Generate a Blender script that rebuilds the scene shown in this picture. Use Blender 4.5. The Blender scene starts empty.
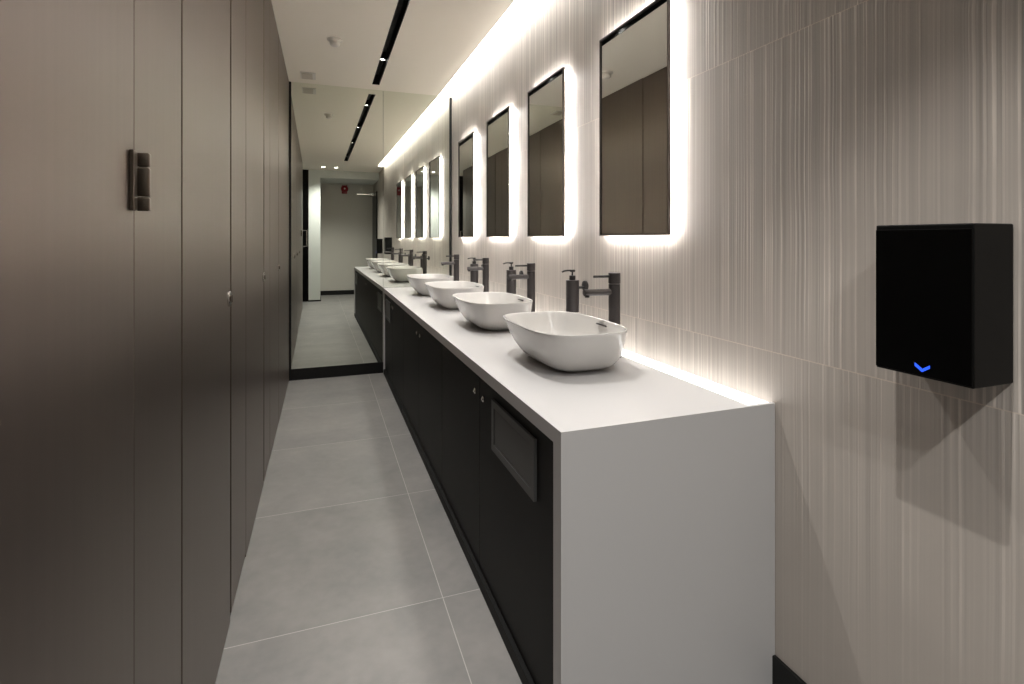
import bpy, bmesh, math, random
from mathutils import Vector, Matrix
PI = math.pi
scene = bpy.context.scene
COL = scene.collection
random.seed(7)

# ------------------------------------------------------------------ camera
cam_d = bpy.data.cameras.new('camera')
cam = bpy.data.objects.new('camera', cam_d)
COL.objects.link(cam)
CAM_H = 1.298
F_PX = 524.87
cam_d.sensor_fit = 'HORIZONTAL'
cam_d.sensor_width = 36.0
cam_d.lens = F_PX / 1024 * 36.0
cam_d.shift_y = -(342 - 239.0) / 1024
cam_d.clip_start = 0.02
cam.location = (0, 0, CAM_H)
cam.rotation_euler = (PI / 2, 0, -0.3451)
scene.camera = cam

# ------------------------------------------------------------------ world, exposure
w = bpy.data.worlds.new('world')
scene.world = w
w.use_nodes = True
w.node_tree.nodes['Background'].inputs[0].default_value = (1, 1, 1, 1)
w.node_tree.nodes['Background'].inputs[1].default_value = 0.0
scene.view_settings.view_transform = 'Standard'
scene.view_settings.look = 'None'
scene.view_settings.gamma = 1
scene.view_settings.use_curve_mapping = False
scene.view_settings.exposure = 1.6
scene.cycles.max_bounces = 14
scene.cycles.diffuse_bounces = 6
scene.cycles.glossy_bounces = 8
scene.cycles.sample_clamp_indirect = 6
scene.cycles.use_denoising = True

# light levels (one place to tune)
COVE_E = 3.0
MIRROR_E = 38.0
COUNTER_E = 0.9
SPOT_W = 29.0
BACK_W = 37.0
WARM = (1.0, 0.965, 0.92)
LED = (1.0, 0.975, 0.94)

# ------------------------------------------------------------------ room numbers (metres)
XL = -0.295          # face of the cubicle fronts
XW = 1.227           # tiled wall
XC = 0.547           # counter front
CT = 0.825           # counter top
Y0 = 1.167           # near end of the counter
YM = 5.22            # end mirror at x = XC
DL = 0.0068          # the end mirror is not quite square to the corridor
ZC = 2.74            # ceiling
YB = -2.45           # wall behind
YP = -1.24           # pillar and black door behind
YE = -0.30           # last cubicle panel behind the camera
BASINS = [1.84, 2.735, 3.61, 4.49]

# ------------------------------------------------------------------ materials
def nt(name):
    m = bpy.data.materials.new(name)
    m.use_nodes = True
    n = m.node_tree.nodes
    return m, n, m.node_tree.links, n['Principled BSDF']

def srgb(r, g, b):
    f = lambda c: (c / 255 / 12.92) if c / 255 <= 0.04045 else ((c / 255 + 0.055) / 1.055) ** 2.4
    return (f(r), f(g), f(b), 1)

def plain(name, col, rough=0.5, metal=0.0, spec=0.5, bump=0.0, bscale=200, var=0.0):
    m, n, l, p = nt(name)
    p.inputs['Base Color'].default_value = col
    p.inputs['Roughness'].default_value = rough
    p.inputs['Metallic'].default_value = metal
    p.inputs['Specular IOR Level'].default_value = spec
    tc = n.new('ShaderNodeTexCoord')
    no = n.new('ShaderNodeTexNoise')
    no.inputs['Scale'].default_value = bscale
    l.new(tc.outputs['Object'], no.inputs['Vector'])
    if bump:
        b = n.new('ShaderNodeBump')
        b.inputs['Strength'].default_value = bump
        b.inputs['Distance'].default_value = 0.001
        l.new(no.outputs['Fac'], b.inputs['Height'])
        l.new(b.outputs['Normal'], p.inputs['Normal'])
    if var:
        mx = n.new('ShaderNodeMix'); mx.data_type = 'RGBA'
        mx.inputs[6].default_value = tuple(c * (1 - var) for c in col[:3]) + (1,)
        mx.inputs[7].default_value = tuple(min(1, c * (1 + var)) for c in col[:3]) + (1,)
        l.new(no.outputs['Fac'], mx.inputs[0])
        l.new(mx.outputs[2], p.inputs['Base Color'])
    return m

def emis(name, col, e):
    m, n, l, p = nt(name)
    p.inputs['Base Color'].default_value = (0.8, 0.8, 0.8, 1) if e > 0.6 else (0.01, 0.02, 0.1, 1)
    p.inputs['Emission Color'].default_value = (*col, 1)
    p.inputs['Emission Strength'].default_value = e
    return m

def mth(n, l, op, a, b=None, c=None, clamp=False):
    x = n.new('ShaderNodeMath'); x.operation = op; x.use_clamp = clamp
    for i, v in enumerate((a, b, c)):
        if v is None: continue
        if isinstance(v, (int, float)): x.inputs[i].default_value = v
        else: l.new(v, x.inputs[i])
    return x.outputs[0]

def mixc(n, l, f, a, b):
    x = n.new('ShaderNodeMix'); x.data_type = 'RGBA'
    for i, v in ((0, f), (6, a), (7, b)):
        if isinstance(v, (int, float, tuple)): x.inputs[i].default_value = v
        else: l.new(v, x.inputs[i])
    return x.outputs[2]

def grout_dist(n, l, coord, off, pitch):
    """distance (m) from coord to the nearest joint off + k*pitch"""
    a = mth(n, l, 'SUBTRACT', coord, off - pitch / 2)
    a = mth(n, l, 'FLOORED_MODULO', a, pitch)
    a = mth(n, l, 'SUBTRACT', a, pitch / 2)
    return mth(n, l, 'ABSOLUTE', a)

def lined_tile():
    """beige porcelain with fine irregular vertical ribs, 0.9 m tiles"""
    m, n, l, p = nt('lined_tile')
    g = n.new('ShaderNodeNewGeometry')
    s = n.new('ShaderNodeSeparateXYZ'); l.new(g.outputs['Position'], s.inputs[0])
    Y, Z = s.outputs['Y'], s.outputs['Z']
    ty = mth(n, l, 'FLOOR', mth(n, l, 'DIVIDE', mth(n, l, 'SUBTRACT', Y, 1.275), 0.9))
    tz = mth(n, l, 'FLOOR', mth(n, l, 'DIVIDE', mth(n, l, 'SUBTRACT', Z, 0.970), 0.9))
    # slow wobble of the lines
    wn = n.new('ShaderNodeTexNoise'); wn.noise_dimensions = '2D'; wn.inputs['Scale'].default_value = 1.0
    cw = n.new('ShaderNodeCombineXYZ')
    l.new(mth(n, l, 'MULTIPLY', Y, 6), cw.inputs[0]); l.new(mth(n, l, 'MULTIPLY', Z, 2.5), cw.inputs[1])
    l.new(cw.outputs[0], wn.inputs['Vector'])
    wob = mth(n, l, 'MULTIPLY', wn.outputs['Fac'], 0.006)
    yy = mth(n, l, 'ADD', Y, wob)
    shift = mth(n, l, 'ADD', mth(n, l, 'MULTIPLY', ty, 3.37), mth(n, l, 'MULTIPLY', tz, 7.93))

    def stripe(freq, zf, detail=1.0):
        t = n.new('ShaderNodeTexNoise'); t.noise_dimensions = '2D'
        t.inputs['Scale'].default_value = 1.0; t.inputs['Detail'].default_value = detail
        c = n.new('ShaderNodeCombineXYZ')
        l.new(mth(n, l, 'MULTIPLY', mth(n, l, 'ADD', yy, shift), freq), c.inputs[0])
        l.new(mth(n, l, 'ADD', mth(n, l, 'MULTIPLY', Z, zf), tz), c.inputs[1])
        l.new(c.outputs[0], t.inputs['Vector'])
        return t.outputs['Fac']
    broad = stripe(14, 0.3)
    mid = stripe(75, 0.25, 2.0)
    fine = stripe(190, 0.6, 1.0)
    thin = stripe(125, 0.12, 0.0)
    patch = n.new('ShaderNodeTexNoise'); patch.inputs['Scale'].default_value = 2.2
    patch.inputs['Detail'].default_value = 3; l.new(g.outputs['Position'], patch.inputs['Vector'])
    vis = mth(n, l, 'MULTIPLY_ADD', patch.outputs['Fac'], 3.2, -1.0, clamp=True)
    vis = mth(n, l, 'MULTIPLY', vis, mth(n, l, 'MULTIPLY_ADD', broad, 4.0, -1.25, clamp=True))
    vis = mth(n, l, 'MULTIPLY_ADD', vis, 0.8, 0.2, clamp=True)
    # the ribs fade out on the lowest course
    low = mth(n, l, 'MULTIPLY_ADD', Z, 1.6, -0.5, clamp=True)
    vis = mth(n, l, 'MULTIPLY', vis, mth(n, l, 'MULTIPLY_ADD', low, 0.75, 0.25))
    ln = mth(n, l, 'MULTIPLY', mth(n, l, 'SUBTRACT', thin, 0.60), 13.0, clamp=True)      # pale thin lines
    dk = mth(n, l, 'MULTIPLY', mth(n, l, 'SUBTRACT', mid, 0.5), 2.6)
    fn = mth(n, l, 'MULTIPLY', mth(n, l, 'SUBTRACT', fine, 0.5), 1.3)
    tone = mth(n, l, 'ADD', dk, fn)
    tone = mth(n, l, 'ADD', tone, mth(n, l, 'MULTIPLY', ln, 1.25))
    tone = mth(n, l, 'MULTIPLY', tone, vis)
    base = mixc(n, l, patch.outputs['Fac'], srgb(166, 158, 151), srgb(182, 175, 167))
    hs = n.new('ShaderNodeHueSaturation'); l.new(base, hs.inputs['Color'])
    l.new(mth(n, l, 'MULTIPLY_ADD', tone, 0.42, 1.0), hs.inputs['Value'])
    gy = grout_dist(n, l, Y, 1.275, 0.9); gz = grout_dist(n, l, Z, 0.970, 0.9)
    jz = mth(n, l, 'LESS_THAN', gz, 0.0013); jy = mth(n, l, 'LESS_THAN', gy, 0.0010)
    j = mth(n, l, 'MULTIPLY', mth(n, l, 'MAXIMUM', jz, jy), 0.75)
    col = mixc(n, l, j, hs.outputs['Color'], srgb(205, 192, 178))
    l.new(col, p.inputs['Base Color'])
    p.inputs['Roughness'].default_value = 0.5
    p.inputs['Specular IOR Level'].default_value = 0.3
    b = n.new('ShaderNodeBump'); b.inputs['Strength'].default_value = 0.5; b.inputs['Distance'].default_value = 0.0012
    l.new(tone, b.inputs['Height']); l.new(b.outputs['Normal'], p.inputs['Normal'])
    return m

def floor_tile():
    m, n, l, p = nt('floor_tile')
    g = n.new('ShaderNodeNewGeometry')
    s = n.new('ShaderNodeSeparateXYZ'); l.new(g.outputs['Position'], s.inputs[0])
    X, Y = s.outputs['X'], s.outputs['Y']
    gx = grout_dist(n, l, X, 0.407, 0.9); gy = grout_dist(n, l, Y, 1.8725, 0.825)
    j = mth(n, l, 'MAXIMUM', mth(n, l, 'LESS_THAN', gx, 0.0016), mth(n, l, 'LESS_THAN', gy, 0.0016))
    ty = mth(n, l, 'FLOOR', mth(n, l, 'DIVIDE', mth(n, l, 'SUBTRACT', Y, 1.8725), 0.825))
    tx = mth(n, l, 'FLOOR', mth(n, l, 'DIVIDE', mth(n, l, 'SUBTRACT', X, 0.407), 0.9))
    off = n.new('ShaderNodeCombineXYZ')
    l.new(mth(n, l, 'MULTIPLY_ADD', ty, 5.3, X), off.inputs[0])
    l.new(mth(n, l, 'MULTIPLY_ADD', tx, 9.1, Y), off.inputs[1])
    a = n.new('ShaderNodeTexNoise'); a.inputs['Scale'].default_value = 2.6; a.inputs['Detail'].default_value = 6
    a.inputs['Roughness'].default_value = 0.62; l.new(off.outputs[0], a.inputs['Vector'])
    c = n.new('ShaderNodeTexNoise'); c.inputs['Scale'].default_value = 24; c.inputs['Detail'].default_value = 5
    l.new(off.outputs[0], c.inputs['Vector'])
    f = mth(n, l, 'MULTIPLY_ADD', mth(n, l, 'SUBTRACT', a.outputs['Fac'], 0.5), 2.0, 0.5)
    f = mth(n, l, 'ADD', f, mth(n, l, 'MULTIPLY', mth(n, l, 'SUBTRACT', c.outputs['Fac'], 0.5), 0.5), clamp=True)
    col = mixc(n, l, f, srgb(108, 108, 107), srgb(136, 133, 130))
    col = mixc(n, l, mth(n, l, 'MULTIPLY', j, 0.7), col, srgb(186, 182, 176))
    l.new(col, p.inputs['Base Color'])
    p.inputs['Roughness'].default_value = 0.42
    b = n.new('ShaderNodeBump'); b.inputs['Strength'].default_value = 0.15; b.inputs['Distance'].default_value = 0.001
    l.new(c.outputs['Fac'], b.inputs['Height']); l.new(b.outputs['Normal'], p.inputs['Normal'])
    return m

def laminate():
    """bronze brown metallic laminate with a faint vertical grain"""
    m, n, l, p = nt('bronze_laminate')
    g = n.new('ShaderNodeNewGeometry')
    mp = n.new('ShaderNodeMapping'); mp.inputs['Scale'].default_value = (60, 60, 1.2)
    l.new(g.outputs['Position'], mp.inputs['Vector'])
    a = n.new('ShaderNodeTexNoise'); a.inputs['Scale'].default_value = 1.0; a.inputs['Detail'].default_value = 3
    l.new(mp.outputs[0], a.inputs['Vector'])
    l.new(mixc(n, l, a.outputs['Fac'], srgb(104, 93, 86), srgb(113, 102, 94)), p.inputs['Base Color'])
    p.inputs['Roughness'].default_value = 0.37
    p.inputs['Metallic'].default_value = 0.9
    return m

M = {}
M['tile'] = lined_tile()
M['floor'] = floor_tile()
M['laminate'] = laminate()
M['ceiling'] = plain('ceiling_paint', srgb(248, 242, 230), 0.9, spec=0.2, bump=0.05)
M['grey_wall'] = plain('grey_paint', srgb(190, 186, 178), 0.85, spec=0.2, bump=0.05)
M['white_wall'] = plain('white_paint', srgb(205, 208, 203), 0.7, spec=0.3, bump=0.05)
M['dark_void'] = plain('dark_backing', srgb(22, 20, 19), 0.9, spec=0.1)
M['solid_surface'] = plain('solid_surface', srgb(184, 183, 183), 0.38, spec=0.4, bump=0.03, bscale=400)
M['black_panel'] = plain('black_laminate', srgb(25, 25, 24), 0.55, spec=0.2, bump=0.04, var=0.05)
M['black_edge'] = plain('black_skirting', srgb(18, 18, 18), 0.5, spec=0.3)
M['kick'] = plain('black_plinth', srgb(9, 9, 9), 0.6, spec=0.2)
M['grey_flap'] = plain('dark_grey_metal', srgb(74, 74, 73), 0.42, metal=0.2)
M['gunmetal'] = plain('gunmetal', srgb(72, 68, 68), 0.38, metal=0.55)
M['gunmetal_dark'] = plain('gunmetal_dark', srgb(48, 46, 46), 0.4, metal=0.4)
M['frame'] = plain('dark_frame', srgb(70, 64, 60), 0.4, metal=0.6)
M['ceramic'] = plain('white_ceramic', srgb(205, 203, 200), 0.08, spec=0.5)
M['chrome'] = plain('chrome', (0.75, 0.73, 0.70, 1), 0.18, metal=1)
M['bronze_hinge'] = plain('bronze_hinge', srgb(98, 88, 78), 0.3, metal=0.85)
M['white_plastic'] = plain('white_plastic', srgb(225, 220, 212), 0.4)
M['grey_plastic'] = plain('grey_plastic', srgb(200, 190, 176), 0.5)
M['gloss_black'] = plain('gloss_black', (0.0012, 0.0012, 0.0012, 1), 0.3, spec=0.12)
M['dryer_side'] = plain('satin_black', srgb(12, 12, 12), 0.45, spec=0.15)
M['red'] = plain('red_enamel', srgb(140, 16, 26), 0.3)
M['mirror_end'] = plain('mirror_glass', (0.84, 0.865, 0.79, 1), 0.0, metal=1)
M['mirror'] = plain('small_mirror_glass', (0.86, 0.88, 0.87, 1), 0.0, metal=1)
M['cove'] = emis('cove_diffuser', LED, COVE_E)
M['led_mirror'] = emis('mirror_led', LED, MIRROR_E)
M['led_counter'] = emis('counter_led', LED, COUNTER_E)
M['lens'] = emis('lamp_lens', (1, 0.95, 0.88), 12)
M['blue'] = emis('blue_indicator', (0.02, 0.10, 1.0), 0.45)

# ------------------------------------------------------------------ mesh helpers
def box(bm, x0, x1, y0, y1, z0, z1, bev=0.0, seg=2):
    vs = [bm.verts.new((x, y, z)) for x in (x0, x1) for y in (y0, y1) for z in (z0, z1)]
    fs = [(0, 1, 3, 2), (4, 6, 7, 5), (0, 4, 5, 1), (2, 3, 7, 6), (0, 2, 6, 4), (1, 5, 7, 3)]
    nf = [bm.faces.new([vs[i] for i in f]) for f in fs]
    if bev:
        es = list({e for f in nf for e in f.edges})
        bmesh.ops.bevel(bm, geom=es, offset=bev, segments=seg, affect='EDGES', profile=0.5)

def cyl(bm, a, b, r, r2=None, seg=32, bev=0.0):
    a, b = Vector(a), Vector(b)
    r2 = r if r2 is None else r2
    d = (b - a).normalized()
    u = d.orthogonal().normalized(); v = d.cross(u)
    L = (b - a).length
    prof = [(0, 0), (r - bev, 0), (r, bev), (r2, L - bev), (r2 - bev, L), (0, L)] if bev else [(0, 0), (r, 0), (r2, L), (0, L)]
    lathe(bm, a, u, v, d, prof, seg)

def lathe(bm, o, u, v, d, prof, seg=32):
    rings = []
    for r, t in prof:
        if r < 1e-7:
            rings.append([bm.verts.new(o + d * t)])
        else:
            rings.append([bm.verts.new(o + d * t + (u * math.cos(2 * PI * k / seg) + v * math.sin(2 * PI * k / seg)) * r) for k in range(seg)])
    for A, B in zip(rings, rings[1:]):
        for k in range(seg):
            k2 = (k + 1) % seg
            if len(A) == 1 and len(B) == 1: continue
            if len(A) == 1: bm.faces.new((A[0], B[k], B[k2]))
            elif len(B) == 1: bm.faces.new((A[k], B[0], A[k2]))
            else: bm.faces.new((A[k], B[k], B[k2], A[k2]))

def tube(bm, pts, r, seg=14):
    pts = [Vector(p) for p in pts]
    rings = []
    for i, q in enumerate(pts):
        t = (pts[min(i + 1, len(pts) - 1)] - pts[max(i - 1, 0)]).normalized()
        ref = Vector((0, 0, 1)) if abs(t.z) < 0.9 else Vector((0, 1, 0))
        u = t.cross(ref).normalized(); v = t.cross(u)
        rings.append([bm.verts.new(q + (u * math.cos(2 * PI * k / seg) + v * math.sin(2 * PI * k / seg)) * r) for k in range(seg)])
    for A, B in zip(rings, rings[1:]):
        for k in range(seg):
            bm.faces.new((A[k], A[(k + 1) % seg], B[(k + 1) % seg], B[k]))
    bm.faces.new(rings[0]); bm.faces.new(rings[-1])

def obj(name, bm, mat, parent=None, smooth=False, loc=None):
    bmesh.ops.recalc_face_normals(bm, faces=bm.faces)
    me = bpy.data.meshes.new(name)
    bm.to_mesh(me); bm.free()
    me.materials.append(mat)
    if smooth:
        for p in me.polygons: p.use_smooth = True
        try: me.set_sharp_from_angle(angle=math.radians(38))
        except Exception: pass
    o = bpy.data.objects.new(name, me)
    COL.objects.link(o)
    if parent is not None: o.parent = parent
    if loc is not None: o.location = loc
    return o

def shape(f, *a, **k):
    bm = bmesh.new(); f(bm, *a, **k); return bm

def boxes(*bs, bev=0.0):
    bm = bmesh.new()
    for b in bs: box(bm, *b, bev=bev)
    return bm

def thing(name, label, cat, loc=(0, 0, 0), group=None, rz=0):
    o = bpy.data.objects.new(name, None)
    o.empty_display_size = 0.1
    COL.objects.link(o)
    o.location = loc; o.rotation_euler = (0, 0, rz)
    return tag(o, label, cat, group)

def tag(o, label, cat, group=None):
    o['label'] = label; o['category'] = cat
    if group: o['group'] = group
    return o

def struct(name, bm, mat, smooth=False):
    o = obj(name, bm, mat, smooth=smooth)
    o['kind'] = 'structure'
    return o

def dup(root, loc, label, group=None):
    r = root.copy(); COL.objects.link(r); r.location = loc; r['label'] = label
    if group: r['group'] = group
    for ch in list(root.children):
        c = ch.copy(); COL.objects.link(c); c.parent = r
        for g in ch.children:
            d = g.copy(); COL.objects.link(d); d.parent = c
    return r

# ------------------------------------------------------------------ room shell
struct('floor', boxes((-1.4, 1.4, YB - 0.1, 5.5, -0.1, 0.0)), M['floor'])
SX0, SX1, SY0, SY1 = 0.427, 0.494, 0.26, 5.046        # slot for the recessed light channel
CX = 1.09                                             # the ceiling stops here: cove along the tiled wall
struct('ceiling', boxes((-1.4, SX0, YB - 0.1, 5.5, ZC, ZC + 0.14),
                        (SX0, SX1, YB - 0.1, SY0, ZC, ZC + 0.14),
                        (SX0, SX1, SY1, 5.5, ZC, ZC + 0.14),
                        (SX0, SX1, SY0, SY1, ZC + 0.10, ZC + 0.14),
                        (SX1, CX, YB - 0.1, 5.5, ZC, ZC + 0.14),
                        (CX, 1.4, YB - 0.1, YE, ZC, ZC + 0.14),
                        (CX, 1.4, YE, 5.5, ZC + 0.09, ZC + 0.14)), M['ceiling'])
struct('wall_right', boxes((XW, XW + 0.12, YB - 0.1, 5.5, 0, ZC + 0.10)), M['tile'])
struct('wall_far', boxes((-1.4, XW, 5.30, 5.5, 0, ZC)), M['dark_void'])
struct('wall_left', boxes((-0.42, -0.34, YE, 5.30, 0, ZC)), M['dark_void'])
struct('wall_behind', boxes((-1.4, XW, YB - 0.12, YB, 0, ZC)), M['grey_wall'])
struct('wall_alcove', boxes((-1.4, -1.3, YB, YE, 0, ZC), (-1.3, -0.34, YE, YE + 0.08, 0, ZC)), M['grey_wall'])
struct('wall_pillar', boxes((-0.20, 0.03, YB, YP, 0, ZC)), M['white_wall'])
struct('wall_beside_door', boxes((-1.3, -0.20, YP - 0.10, YP - 0.04, 0, ZC)), M['dark_void'])
struct('ceiling_bulkhead', boxes((0.03, XW, YB, YP - 0.02, 2.585, ZC)), M['white_wall'])
struct('baseboard_right', boxes((XW - 0.012, XW, YB, Y0 + 0.02, 0, 0.100), bev=0.002), M['black_edge'])
struct('baseboard_behind', boxes((0.03, XW - 0.012, YB, YB + 0.012, 0, 0.10)), M['black_edge'])
struct('baseboard_pillar', boxes((-0.21, 0.042, YP, YP + 0.012, 0, 0.03), (0.03, 0.042, YB + 0.012, YP, 0, 0.03)), M['black_edge'])
bb = struct('baseboard_far', boxes((XL - XC - 0.01, 0, 0, 0.06, 0, 0.104)), M['black_edge'])
bb.location = (XC, YM - 0.004, 0); bb.rotation_euler = (0, 0, DL)

# black door and door with a closer, both behind the camera (seen in the end mirror)
d1 = struct('door_1', boxes((-1.25, -0.205, YP - 0.04, YP, 0.004, 2.45), bev=0.003), M['gloss_black'])
obj('door_handle', shape(tube, [(-0.95, YP, 1.0), (-0.95, YP + 0.06, 1.0), (-0.95, YP + 0.06, 1.3), (-0.95, YP, 1.3)], 0.01), M['chrome'], d1, True)
d2 = struct('door_2', boxes((XW - 0.03, XW, -2.36, -1.55, 0.0, 2.36), bev=0.003), M['gloss_black'])
obj('door_closer', boxes((XW - 0.09, XW - 0.03, -2.32, -2.08, 2.29, 2.345), bev=0.004), M['chrome'], d2)
obj('closer_arm', boxes((0.84, XW - 0.06, -2.27, -2.245, 2.33, 2.345), bev=0.002), M['chrome'], d2)

# ------------------------------------------------------------------ end mirror: two panes
def pane(label, x0, x1, z0, z1, trims):
    t = thing('mirror_panel', label, 'mirror', (XC, YM, 0), rz=DL)
    gb = [(x0, x1, 0, 0.006, z0, z1)]
    if x0 > 0: gb.append((CX - XC + 0.003, x1, 0, 0.006, z1, z1 + 0.085))
    obj('glass', boxes(*gb), M['mirror_end'], t)
    obj('backing', boxes((x0, x1, 0.0062, 0.03, z0, z1)), M['dark_void'], t)
    for tr in trims:
        obj('edge_trim', boxes(tr, bev=0.001), M['black_edge'], t)
    return t
pane('tall frameless mirror pane filling the corridor end above the black kickboard', XL - XC, -0.001, 0.104, ZC,
     [(XL - XC - 0.004, XL - XC + 0.018, -0.012, -0.0003, 0.104, ZC - 0.002)])
pane('narrower end mirror pane standing on the white counter against the tiled wall', 0.001, XW - XC, CT + 0.001, ZC,
     [(XW - XC - 0.024, XW - XC - 0.002, -0.012, -0.0003, CT + 0.002, ZC - 0.01)])

# ------------------------------------------------------------------ cubicle fronts
doors = [
    (-0.29, 0.02, 'p', 'bronze laminate panel ending the cubicle row behind the viewer, with chrome pull'),
    (0.035, 0.362, 'p', 'bronze laminate pilaster behind the viewer, before the nearest hinged door'),
    (0.366, 1.0292, 'd', 'nearest bronze laminate cubicle door, carrying the barrel hinge on its edge'),
    (1.0308, 1.338, 'p', 'bronze laminate pilaster directly right of the barrel hinge'),
    (1.348, 1.985, 'd', 'bronze laminate cubicle door holding the nearest round steel latch'),
    (2.008, 2.362, 'p', 'bronze laminate pilaster just beyond the nearest round steel latch'),
    (2.369, 3.036, 'd', 'bronze laminate cubicle door holding the middle round steel latch'),
    (3.062, 3.375, 'p', 'bronze laminate pilaster just beyond the middle round steel latch'),
    (3.382, 4.010, 'd', 'bronze laminate cubicle door holding the third, farthest visible steel latch'),
    (4.022, 5.200, 'p', 'wide bronze laminate end panel between the third steel latch and the end mirror'),
]
for i, (a, b, k, lab) in enumerate(doors):
    if k == 'd':
        t = thing('cubicle_door', lab, 'door', (XL, a, 0), 'cubicle doors along the left side')
        obj('door_panel', boxes((-0.03, 0, 0, b - a, 0.008, ZC - 0.006), bev=0.0012), M['laminate'], t)
        if a > 1.2:
            yk = b - a - 0.032; zk = 1.100
            bm = bmesh.new(); cyl(bm, (0, yk, zk), (0.006, yk, zk), 0.026, bev=0.001)
            lt = obj('latch', bm, M['chrome'], t, True)
            bm = bmesh.new(); cyl(bm, (0.006, yk, zk), (0.009, yk, zk), 0.011, bev=0.001)
            box(bm, 0.009, 0.012, yk - 0.003, yk + 0.003, zk - 0.012, zk + 0.012, bev=0.001)
            obj('coin_slot', bm, M['bronze_hinge'], lt, True)
        if 0.3 < a < 0.5:
            ye = b - a; z0, z1 = 1.345, 1.443
            h = obj('hinge_plate', boxes((0.0, 0.006, ye - 0.023, ye - 0.003, z0, z1), bev=0.001), M['bronze_hinge'], t)
            for q0, q1 in ((z0, z0 + 0.023), (z0 + 0.0245, z0 + 0.073), (z0 + 0.0745, z1)):
                bm = bmesh.new(); box(bm, 0.0006, 0.019, ye + 0.008, ye + 0.023, q0, q1, bev=0.003, seg=3)
                obj('hinge_knuckle', bm, M['bronze_hinge'], h, True)
    else:
        t = thing('cubicle_pilaster', lab, 'panel', (XL, a, 0), 'cubicle pilasters along the left side')
        z0 = 0.024 if 1.9 < a < 2.2 else (0.014 if 2.9 < a < 3.2 else 0.003)
        obj('panel', boxes((-0.03, 0.0, 0, b - a, z0, ZC - 0.002), bev=0.0012), M['laminate'], t)
        if z0 > 0.01 or True:
            obj('foot', boxes((-0.028, -0.006, 0.006, b - a - 0.006, 0, z0)), M['black_edge'], t)
        if i == 0:
            tb = [(0.003, 0.10, 1.16), (0.075, 0.10, 1.16), (0.075, 0.10, 1.46), (0.003, 0.10, 1.46)]
            obj('pull_handle', shape(tube, tb, 0.010), M['chrome'], t, True)

# ------------------------------------------------------------------ counter
ct = thing('vanity_counter', 'long white solid surface counter with waterfall end carrying four basins', 'counter', (XC, Y0, 0))
YL = YM - Y0 - 0.006
bm = bmesh.new()
yl, T, e = YL, 0.040, 0.046
prof = [(0, 0), (0, CT), (yl, CT), (yl, 0), (yl - 0.034, 0), (yl - 0.034, CT - T), (e, CT - T), (e, 0)]
A = [bm.verts.new((0, y, z)) for y, z in prof]; B = [bm.verts.new((0.591, y, z)) for y, z in prof]
for ring in (A, B):
    bm.faces.new((ring[0], ring[1], ring[6], ring[7])); bm.faces.new((ring[1], ring[2], ring[5], ring[6])); bm.faces.new((ring[2], ring[3], ring[4], ring[5]))
for k in range(8): bm.faces.new((A[k], A[(k + 1) % 8], B[(k + 1) % 8], B[k]))
obj('worktop', bm, M['solid_surface'], ct)
obj('end_return', boxes((0.591, 0.678, 0.0, 0.012, 0.0, CT)), M['solid_surface'], ct)
obj('light_trough', boxes((0.5915, 0.677, 0.0125, YL, CT - 0.055, CT - 0.035)), M['solid_surface'], ct)
ls = obj('counter_light_strip', boxes((XC + 0.593, XC + 0.677, Y0 + 0.014, YM - 0.01, CT - 0.0345, CT - 0.004)), M['led_counter'])
tag(ls, 'glowing white light strip in the gap between counter and tiled wall', 'light')

# three cabinets of two doors under the worktop
CF = 0.560
bounds = [1.216, 1.922, 2.595, 3.270, 3.945, 4.600, 5.175]
cab_lab = ['black base cabinet at the near end of the white counter, with large waste flap',
           'middle black base cabinet under the white counter',
           'far black base cabinet beside the end mirror, with waste flap']
for c in range(3):
    a, m_, b = bounds[2 * c], bounds[2 * c + 1], bounds[2 * c + 2]
    t = thing('vanity_cabinet', cab_lab[c], 'cabinet', (CF, a, 0), 'black cabinets under the counter')
    obj('carcass', boxes((0.020, 0.56, 0, b - a - 0.002, 0.05, CT - 0.042)), M['dark_void'], t)
    obj('toe_kick', boxes((-0.014, 0.02, 0, b - a - 0.002, 0.0, 0.045)), M['kick'], t)
    for q, (p0, p1) in enumerate(((a, m_), (m_, b))):
        dr = obj('door', boxes((0.0, 0.018, p0 - a + 0.0015, p1 - a - 0.0015, 0.050, CT - 0.046), bev=0.0008), M['black_panel'], t)
        yk = (p1 - a - 0.055) if q == 0 else (p0 - a + 0.055)
        zk = 0.705
        bm = bmesh.new(); cyl(bm, (0, yk, zk), (-0.005, yk, zk), 0.011, bev=0.001)
        cyl(bm, (-0.005, yk, zk), (-0.009, yk, zk), 0.0055, bev=0.001)
        obj('lock', bm, M['chrome'], dr, True)
        flap = (c == 0 and q == 0) or (c == 2 and q == 1)
        if flap:
            f0, f1, g0, g1 = (1.352, 1.742, 0.567, 0.740) if c == 0 else (4.69, 5.06, 0.560, 0.735)
            f0 -= a; f1 -= a
            fr = 0.024
            bm = bmesh.new()
            D = -0.010
            box(bm, D, 0, f0, f0 + fr, g0, g1); box(bm, D, 0, f1 - fr, f1, g0, g1)
            box(bm, D, 0, f0 + fr, f1 - fr, g0, g0 + fr); box(bm, D, 0, f0 + fr, f1 - fr, g1 - fr, g1)
            fo = obj('waste_frame', bm, M['grey_flap'], dr)
            obj('waste_flap', boxes((D + 0.0025, D + 0.007, f0 + fr + 0.003, f1 - fr - 0.003, g0 + fr + 0.003, g1 - fr - 0.003), bev=0.001), M['grey_flap'], fo)

# ------------------------------------------------------------------ basins
def sup(a, b, nexp, k, seg):
    t = 2 * PI * k / seg
    c, s = math.cos(t), math.sin(t)
    return (a * math.copysign(abs(c) ** (2 / nexp), c), b * math.copysign(abs(s) ** (2 / nexp), s))

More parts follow.
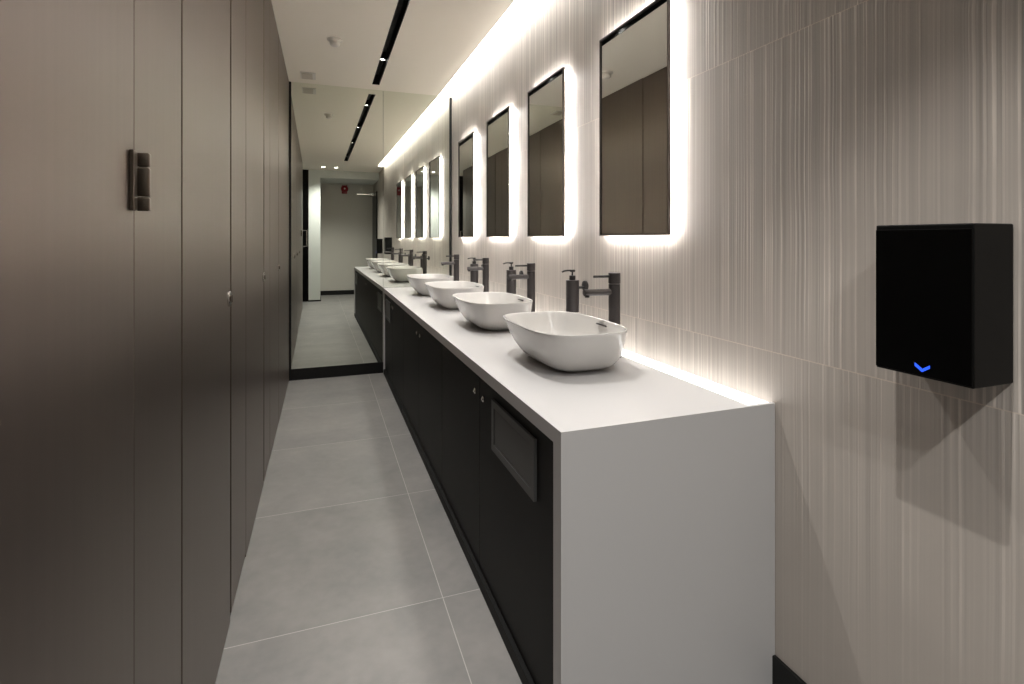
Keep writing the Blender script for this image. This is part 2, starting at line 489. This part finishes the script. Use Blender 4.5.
BA, BB, BH = 0.183, 0.2885, 0.155
def basin_mesh():
    bm = bmesh.new(); seg = 96
    outer = [(0.0, 0.0, 3.2, 0), (0.53, 0.54, 3.4, 0.0), (0.57, 0.58, 3.4, 0.003), (0.65, 0.655, 3.3, 0.0095), (0.735, 0.735, 3.3, 0.022),
             (0.805, 0.805, 3.2, 0.040), (0.865, 0.865, 3.2, 0.063), (0.915, 0.915, 3.1, 0.090), (0.955, 0.957, 3.0, 0.117), (0.985, 0.987, 3.0, 0.139),
             (0.998, 0.998, 3.0, 0.1465), (0.994, 0.996, 3.0, 0.1495), (0.98, 0.987, 3.0, 0.150), (0.966, 0.978, 3.0, 0.1485)]
    inner = [(0.945, 0.962, 3.0, 0.140), (0.89, 0.91, 3.0, 0.112), (0.83, 0.845, 3.1, 0.080), (0.76, 0.77, 3.2, 0.052),
             (0.66, 0.67, 3.2, 0.033), (0.50, 0.50, 3.0, 0.026), (0.25, 0.22, 2.5, 0.023), (0.09, 0.055, 2.0, 0.022), (0, 0, 2, 0.022)]
    rings = []
    for sa, sb, ne, z in outer + inner:
        if sa == 0: rings.append([bm.verts.new((0.028 * (1 - z / 0.15), 0, z * BH / 0.15))])
        else: rings.append([bm.verts.new((sup(BA * sa, BB * sb, ne + 0.4, k, seg)[0] + 0.028 * (1 - z / 0.15), sup(BA * sa, BB * sb, ne + 0.4, k, seg)[1], z * BH / 0.15)) for k in range(seg)])
    for A, B in zip(rings, rings[1:]):
        for k in range(seg):
            k2 = (k + 1) % seg
            if len(A) == 1: bm.faces.new((A[0], B[k], B[k2]))
            elif len(B) == 1: bm.faces.new((A[k], B[0], A[k2]))
            else: bm.faces.new((A[k], B[k], B[k2], A[k2]))
    return bm

BX = 0.860
def make_basin():
    t = thing('vessel_basin', 'nearest white rectangular vessel basin, closest to the open end of the counter', 'basin', (BX, BASINS[0], CT), 'white vessel basins on the counter')
    obj('bowl', basin_mesh(), M['ceramic'], t, True)
    bm = bmesh.new(); cyl(bm, (0.024, 0, 0.0235), (0.024, 0, 0.029), 0.030, 0.026, bev=0.001); obj('drain', bm, M['chrome'], t, True)
    bm = bmesh.new(); box(bm, -0.003, 0.003, -0.038, 0.038, -0.0035, 0.0035, bev=0.0015)
    for v in bm.verts:
        v.co = Matrix.Rotation(math.radians(22), 3, 'Y') @ v.co + Vector((0.1665, -0.02, 0.136))
    obj('overflow_slot', bm, M['gunmetal'], t, True)
    return t
where = ['nearest', 'second', 'third', 'farthest']
b0 = make_basin()
for i, y in enumerate(BASINS[1:], 1):
    dup(b0, (BX, y, CT), '%s white rectangular vessel basin along the counter, counted from the near end' % where[i] if i < 3 else 'farthest white rectangular vessel basin, closest to the end mirror')

# ------------------------------------------------------------------ taps
TX = 1.097
def make_tap():
    t = thing('basin_tap', 'nearest tall gunmetal pillar tap standing behind the nearest basin', 'tap', (TX, BASINS[0], CT), 'tall gunmetal taps behind the basins')
    bm = bmesh.new()
    cyl(bm, (0, 0, 0), (0, 0, 0.004), 0.028, bev=0.001)
    cyl(bm, (0, 0, 0.004), (0, 0, 0.293), 0.0235, bev=0.001)
    obj('column', bm, M['gunmetal'], t, True)
    bm = bmesh.new(); cyl(bm, (0, 0, 0.295), (0, 0, 0.338), 0.0242, bev=0.0015)
    cap = obj('cap', bm, M['gunmetal'], t, True)
    bm = bmesh.new(); cyl(bm, (-0.022, 0, 0.324), (-0.094, 0, 0.324), 0.0052, bev=0.001)
    obj('lever', bm, M['gunmetal_dark'], cap, True)
    bm = bmesh.new(); cyl(bm, (-0.018, 0, 0.262), (-0.136, 0, 0.262), 0.0135, bev=0.0015)
    sp = obj('spout', bm, M['gunmetal'], t, True)
    bm = bmesh.new(); cyl(bm, (-0.122, 0, 0.251), (-0.122, 0, 0.243), 0.0095, bev=0.001)
    obj('aerator', bm, M['gunmetal_dark'], sp, True)
    return t
t0 = make_tap()
for i, y in enumerate(BASINS[1:], 1):
    dup(t0, (TX, y, CT), ['', 'tall gunmetal pillar tap behind the second basin from the near end',
                          'tall gunmetal pillar tap behind the third basin from the near end',
                          'farthest gunmetal pillar tap, beside the end mirror'][i])

# ------------------------------------------------------------------ soap dispensers
DXX = 1.151
DY = [2.325, 3.215, 4.105]
def make_disp():
    t = thing('soap_dispenser', 'nearest wall-mounted dark pump soap bottle, between nearest and second tap', 'soap dispenser', (DXX, DY[0], 0.940), 'wall-mounted pump soap bottles between the basins')
    bm = bmesh.new(); cyl(bm, (0, 0, 0), (0, 0, 0.157), 0.0325, bev=0.002, seg=40)
    obj('bottle', bm, M['gunmetal'], t, True)
    bm = bmesh.new(); cyl(bm, (0, 0, 0.157), (0, 0, 0.179), 0.0155, bev=0.001); cyl(bm, (0, 0, 0.179), (0, 0, 0.197), 0.0045)
    pc = obj('pump_collar', bm, M['gunmetal_dark'], t, True)
    bm = bmesh.new(); cyl(bm, (0, 0, 0.197), (0, 0, 0.208), 0.0135, bev=0.001)
    tube(bm, [(-0.008, 0, 0.204), (-0.030, 0, 0.204), (-0.045, 0, 0.202), (-0.056, 0, 0.197)], 0.0042)
    obj('pump_head', bm, M['gunmetal_dark'], pc, True)
    bm = bmesh.new(); cyl(bm, (0.030, 0, 0.119), (XW - DXX - 0.013, 0, 0.119), 0.0065)
    br = obj('wall_bracket', bm, M['gunmetal_dark'], t, True)
    bm = bmesh.new(); cyl(bm, (XW - DXX, 0, 0.126), (XW - DXX - 0.013, 0, 0.126), 0.026, bev=0.002)
    obj('rosette', bm, M['gunmetal_dark'], br, True)
    return t
s0 = make_disp()
dup(s0, (DXX, DY[1], 0.940), 'wall-mounted dark pump soap bottle between the second and third tap')
dup(s0, (DXX, DY[2], 0.940), 'farthest wall-mounted dark pump soap bottle, between third and fourth tap')

# ------------------------------------------------------------------ back-lit mirrors
MY = [(1.619, 2.1245), (2.516, 3.029), (3.389, 3.897), (4.284, 4.804)]
MZ0, MZ1, MXF = 1.3125, 2.207, 1.190
def make_mirror():
    W, H = 0.509, MZ1 - MZ0
    t = thing('wall_mirror', 'nearest backlit rectangular mirror in thin dark frame, above the nearest basin', 'mirror', (MXF, 0, MZ0), 'backlit mirrors above the basins')
    fw = 0.006
    obj('frame', boxes((0, 0.013, 0, fw, 0, H), (0, 0.013, W - fw, W, 0, H), (0, 0.013, fw, W - fw, 0, fw), (0, 0.013, fw, W - fw, H - fw, H), (0.008, 0.013, fw, W - fw, fw, H - fw)), M['frame'], t)
    obj('glass', boxes((0.0055, 0.0078, fw, W - fw, fw, H - fw)), M['mirror'], t)
    q0, q1 = 0.014, 0.026
    obj('light_strip', boxes((0.0145, 0.0195, q0, q1, q0, H - q0), (0.0145, 0.0195, W - q1, W - q0, q0, H - q0),
                             (0.0145, 0.0195, q1, W - q1, q0, q1), (0.0145, 0.0195, q1, W - q1, H - q1, H - q0)), M['led_mirror'], t)
    obj('wall_box', boxes((0.0132, XW - MXF, 0.07, W - 0.07, 0.07, H - 0.07)), M['white_plastic'], t)
    return t
m0 = make_mirror()
m0.location = (MXF, MY[0][0], MZ0)
for i, lab in ((1, 'second backlit rectangular mirror from the near end, above the second basin'),
               (2, 'third backlit rectangular mirror from the near end, above the third basin'),
               (3, 'farthest backlit rectangular mirror, closest to the end mirror')):
    dup(m0, (MXF, (MY[i][0] + MY[i][1]) / 2 - 0.2545, MZ0), lab)

# ------------------------------------------------------------------ hand dryers
def make_dryer(loc, label):
    t = thing('hand_dryer', label, 'hand dryer', loc, 'black hand dryers on the tiled wall')
    D, W, H = 0.117, 0.180, 0.302
    bm = bmesh.new(); box(bm, -D, 0, 0, W, 0, H, bev=0.003, seg=3)
    obj('body', bm, M['dryer_side'], t)
    obj('front_panel', boxes((-D - 0.003, -D - 0.0002, 0.002, W - 0.002, 0.004, H - 0.010), bev=0.001), M['gloss_black'], t)
    obj('air_outlet', boxes((-D + 0.025, -0.03, 0.03, W - 0.03, -0.003, -0.0002)), M['gunmetal_dark'], t)
    bm = bmesh.new()
    X0, X1 = -D - 0.0050, -D - 0.0032
    yc, zc = 0.085, 0.018
    hw, hh, th = 0.0135, 0.0095, 0.0060
    pts = [(-hw, hh), (-hw, hh - th), (0, -th), (hw, hh - th), (hw, hh), (0, 0)]
    A = [bm.verts.new((X0, yc + a, zc + b)) for a, b in pts]; B = [bm.verts.new((X1, yc + a, zc + b)) for a, b in pts]
    for ring in (A, B):
        bm.faces.new((ring[0], ring[1], ring[2], ring[5])); bm.faces.new((ring[5], ring[2], ring[3], ring[4]))
    for k in range(6): bm.faces.new((A[k], A[(k + 1) % 6], B[(k + 1) % 6], B[k]))
    obj('chevron_light', bm, M['blue'], t)
    return t
make_dryer((XW, 0.612, 1.025), 'black box hand dryer with a blue chevron light on the tiled wall, nearest the viewer')
make_dryer((XW, -0.80, 1.0), 'black hand dryer seen only in the end mirror, behind the viewer')

# ------------------------------------------------------------------ ceiling fittings
tr = thing('light_channel', 'long narrow black recessed light channel running along the ceiling', 'light fitting', (SX0, SY0, ZC))
Wd, Ln = SX1 - SX0, SY1 - SY0
obj('housing', boxes((0, 0.003, 0, Ln, 0.0005, 0.098), (Wd - 0.003, Wd, 0, Ln, 0.0005, 0.098),
                     (0.003, Wd - 0.003, 0, 0.003, 0.0005, 0.098), (0.003, Wd - 0.003, Ln - 0.003, Ln, 0.0005, 0.098),
                     (0.003, Wd - 0.003, 0.003, Ln - 0.003, 0.094, 0.098)), M['black_edge'], tr)
SPX = (SX0 + SX1) / 2
for i, y in enumerate([0.58, 2.0, 3.22, 4.43]):
    bm = bmesh.new()
    lathe(bm, Vector((0, 0, 0)), Vector((1, 0, 0)), Vector((0, 1, 0)), Vector((0, 0, -1)), [(0, 0), (0.026, 0), (0.026, 0.06), (0.021, 0.06), (0.019, 0.045), (0, 0.045)], 28)
    t = obj('spotlight', bm, M['gunmetal_dark'], tr, True, (SPX - SX0, y - SY0, 0.0935))
    bm = bmesh.new(); cyl(bm, (0, 0, -0.0455), (0, 0, -0.054), 0.0175)
    obj('lens', bm, M['lens'], t, True)
    ld = bpy.data.lights.new('spot', 'SPOT'); ld.energy = SPOT_W * (1.05 if i == 0 else 1.0); ld.color = WARM
    ld.spot_size = math.radians(74 if i == 0 else 118); ld.spot_blend = 0.6 if i == 0 else 1.0; ld.shadow_soft_size = 0.014
    lo = bpy.data.objects.new('spot_lamp', ld); COL.objects.link(lo); lo.parent = t; lo.location = (0, 0, -0.075)

cv = obj('cove_light', boxes((CX + 0.002, XW - 0.002, YE + 0.01, 5.21, ZC + 0.030, ZC + 0.045)), M['cove'])
tag(cv, 'continuous white cove light between the ceiling and the tiled wall', 'light')

sd = thing('smoke_detector', 'small white dome smoke detector on the ceiling left of the light channel', 'smoke detector', (0.078, 4.0, ZC))
bm = bmesh.new()
lathe(bm, Vector((0, 0, 0)), Vector((1, 0, 0)), Vector((0, 1, 0)), Vector((0, 0, -1)), [(0, 0), (0.052, 0), (0.052, 0.010), (0.046, 0.014), (0, 0.014)], 40)
obj('base', bm, M['white_plastic'], sd, True)
bm = bmesh.new()
lathe(bm, Vector((0, 0, 0)), Vector((1, 0, 0)), Vector((0, 1, 0)), Vector((0, 0, -1)), [(0, 0.014), (0.036, 0.0142), (0.036, 0.019), (0.031, 0.021), (0.031, 0.027), (0.036, 0.029), (0.034, 0.040), (0.026, 0.048), (0.012, 0.052), (0, 0.0525)], 40)
obj('sensor_head', bm, M['white_plastic'], sd, True)

vp = thing('ceiling_plate', 'small rectangular grille plate on the ceiling above the end mirror', 'vent', (-0.13, 4.965, ZC))
obj('rim', boxes((-0.060, 0.066, -0.100, 0.100, -0.006, 0), bev=0.0015), M['white_plastic'], vp)
obj('grille', boxes((-0.050, 0.040, -0.085, 0.085, -0.009, -0.0062), bev=0.001), M['grey_plastic'], vp)

# lamps and bell behind the camera, seen in the end mirror
for i, (x, y, lab) in enumerate(((0.08, -0.72, 'round ceiling downlight in the lobby behind, left one in the end mirror'),
                                 (0.32, -0.72, 'round ceiling downlight in the lobby behind, right one in the end mirror'))):
    t = thing('ceiling_downlight', lab, 'downlight', (x, y, ZC), 'lobby downlights')
    bm = bmesh.new()
    lathe(bm, Vector((0, 0, 0)), Vector((1, 0, 0)), Vector((0, 1, 0)), Vector((0, 0, -1)), [(0.034, 0), (0.048, 0), (0.048, 0.004), (0.040, 0.006), (0.034, 0.004), (0.034, 0)], 36)
    obj('trim_ring', bm, M['white_plastic'], t, True)
    bm = bmesh.new(); cyl(bm, (0, 0, -0.0005), (0, 0, -0.003), 0.0335)
    obj('lens', bm, M['lens'], t, True)
    ld = bpy.data.lights.new('spot', 'SPOT'); ld.energy = BACK_W; ld.color = (1, 0.99, 0.97)
    ld.spot_size = math.radians(130); ld.spot_blend = 1.0; ld.shadow_soft_size = 0.035
    lo = bpy.data.objects.new('spot_lamp', ld); COL.objects.link(lo); lo.parent = t; lo.location = (0, 0, -0.02)

bl = thing('alarm_bell', 'round red fire alarm on the grey wall seen in the end mirror', 'alarm', (0.57, YB, 2.47))
bm = bmesh.new(); box(bm, -0.062, 0.062, 0, 0.03, -0.115, 0.085, bev=0.012); obj('base', bm, M['red'], bl, True)
bm = bmesh.new()
lathe(bm, Vector((0, 0.03, 0)), Vector((1, 0, 0)), Vector((0, 0, 1)), Vector((0, 1, 0)), [(0, 0), (0.078, 0), (0.082, 0.01), (0.072, 0.035), (0.040, 0.050), (0, 0.054)], 40)
obj('gong', bm, M['red'], bl, True)
bm = bmesh.new(); cyl(bm, (0, 0.084, 0), (0, 0.10, 0), 0.018, bev=0.004); obj('centre_lens', bm, M['white_plastic'], bl, True)
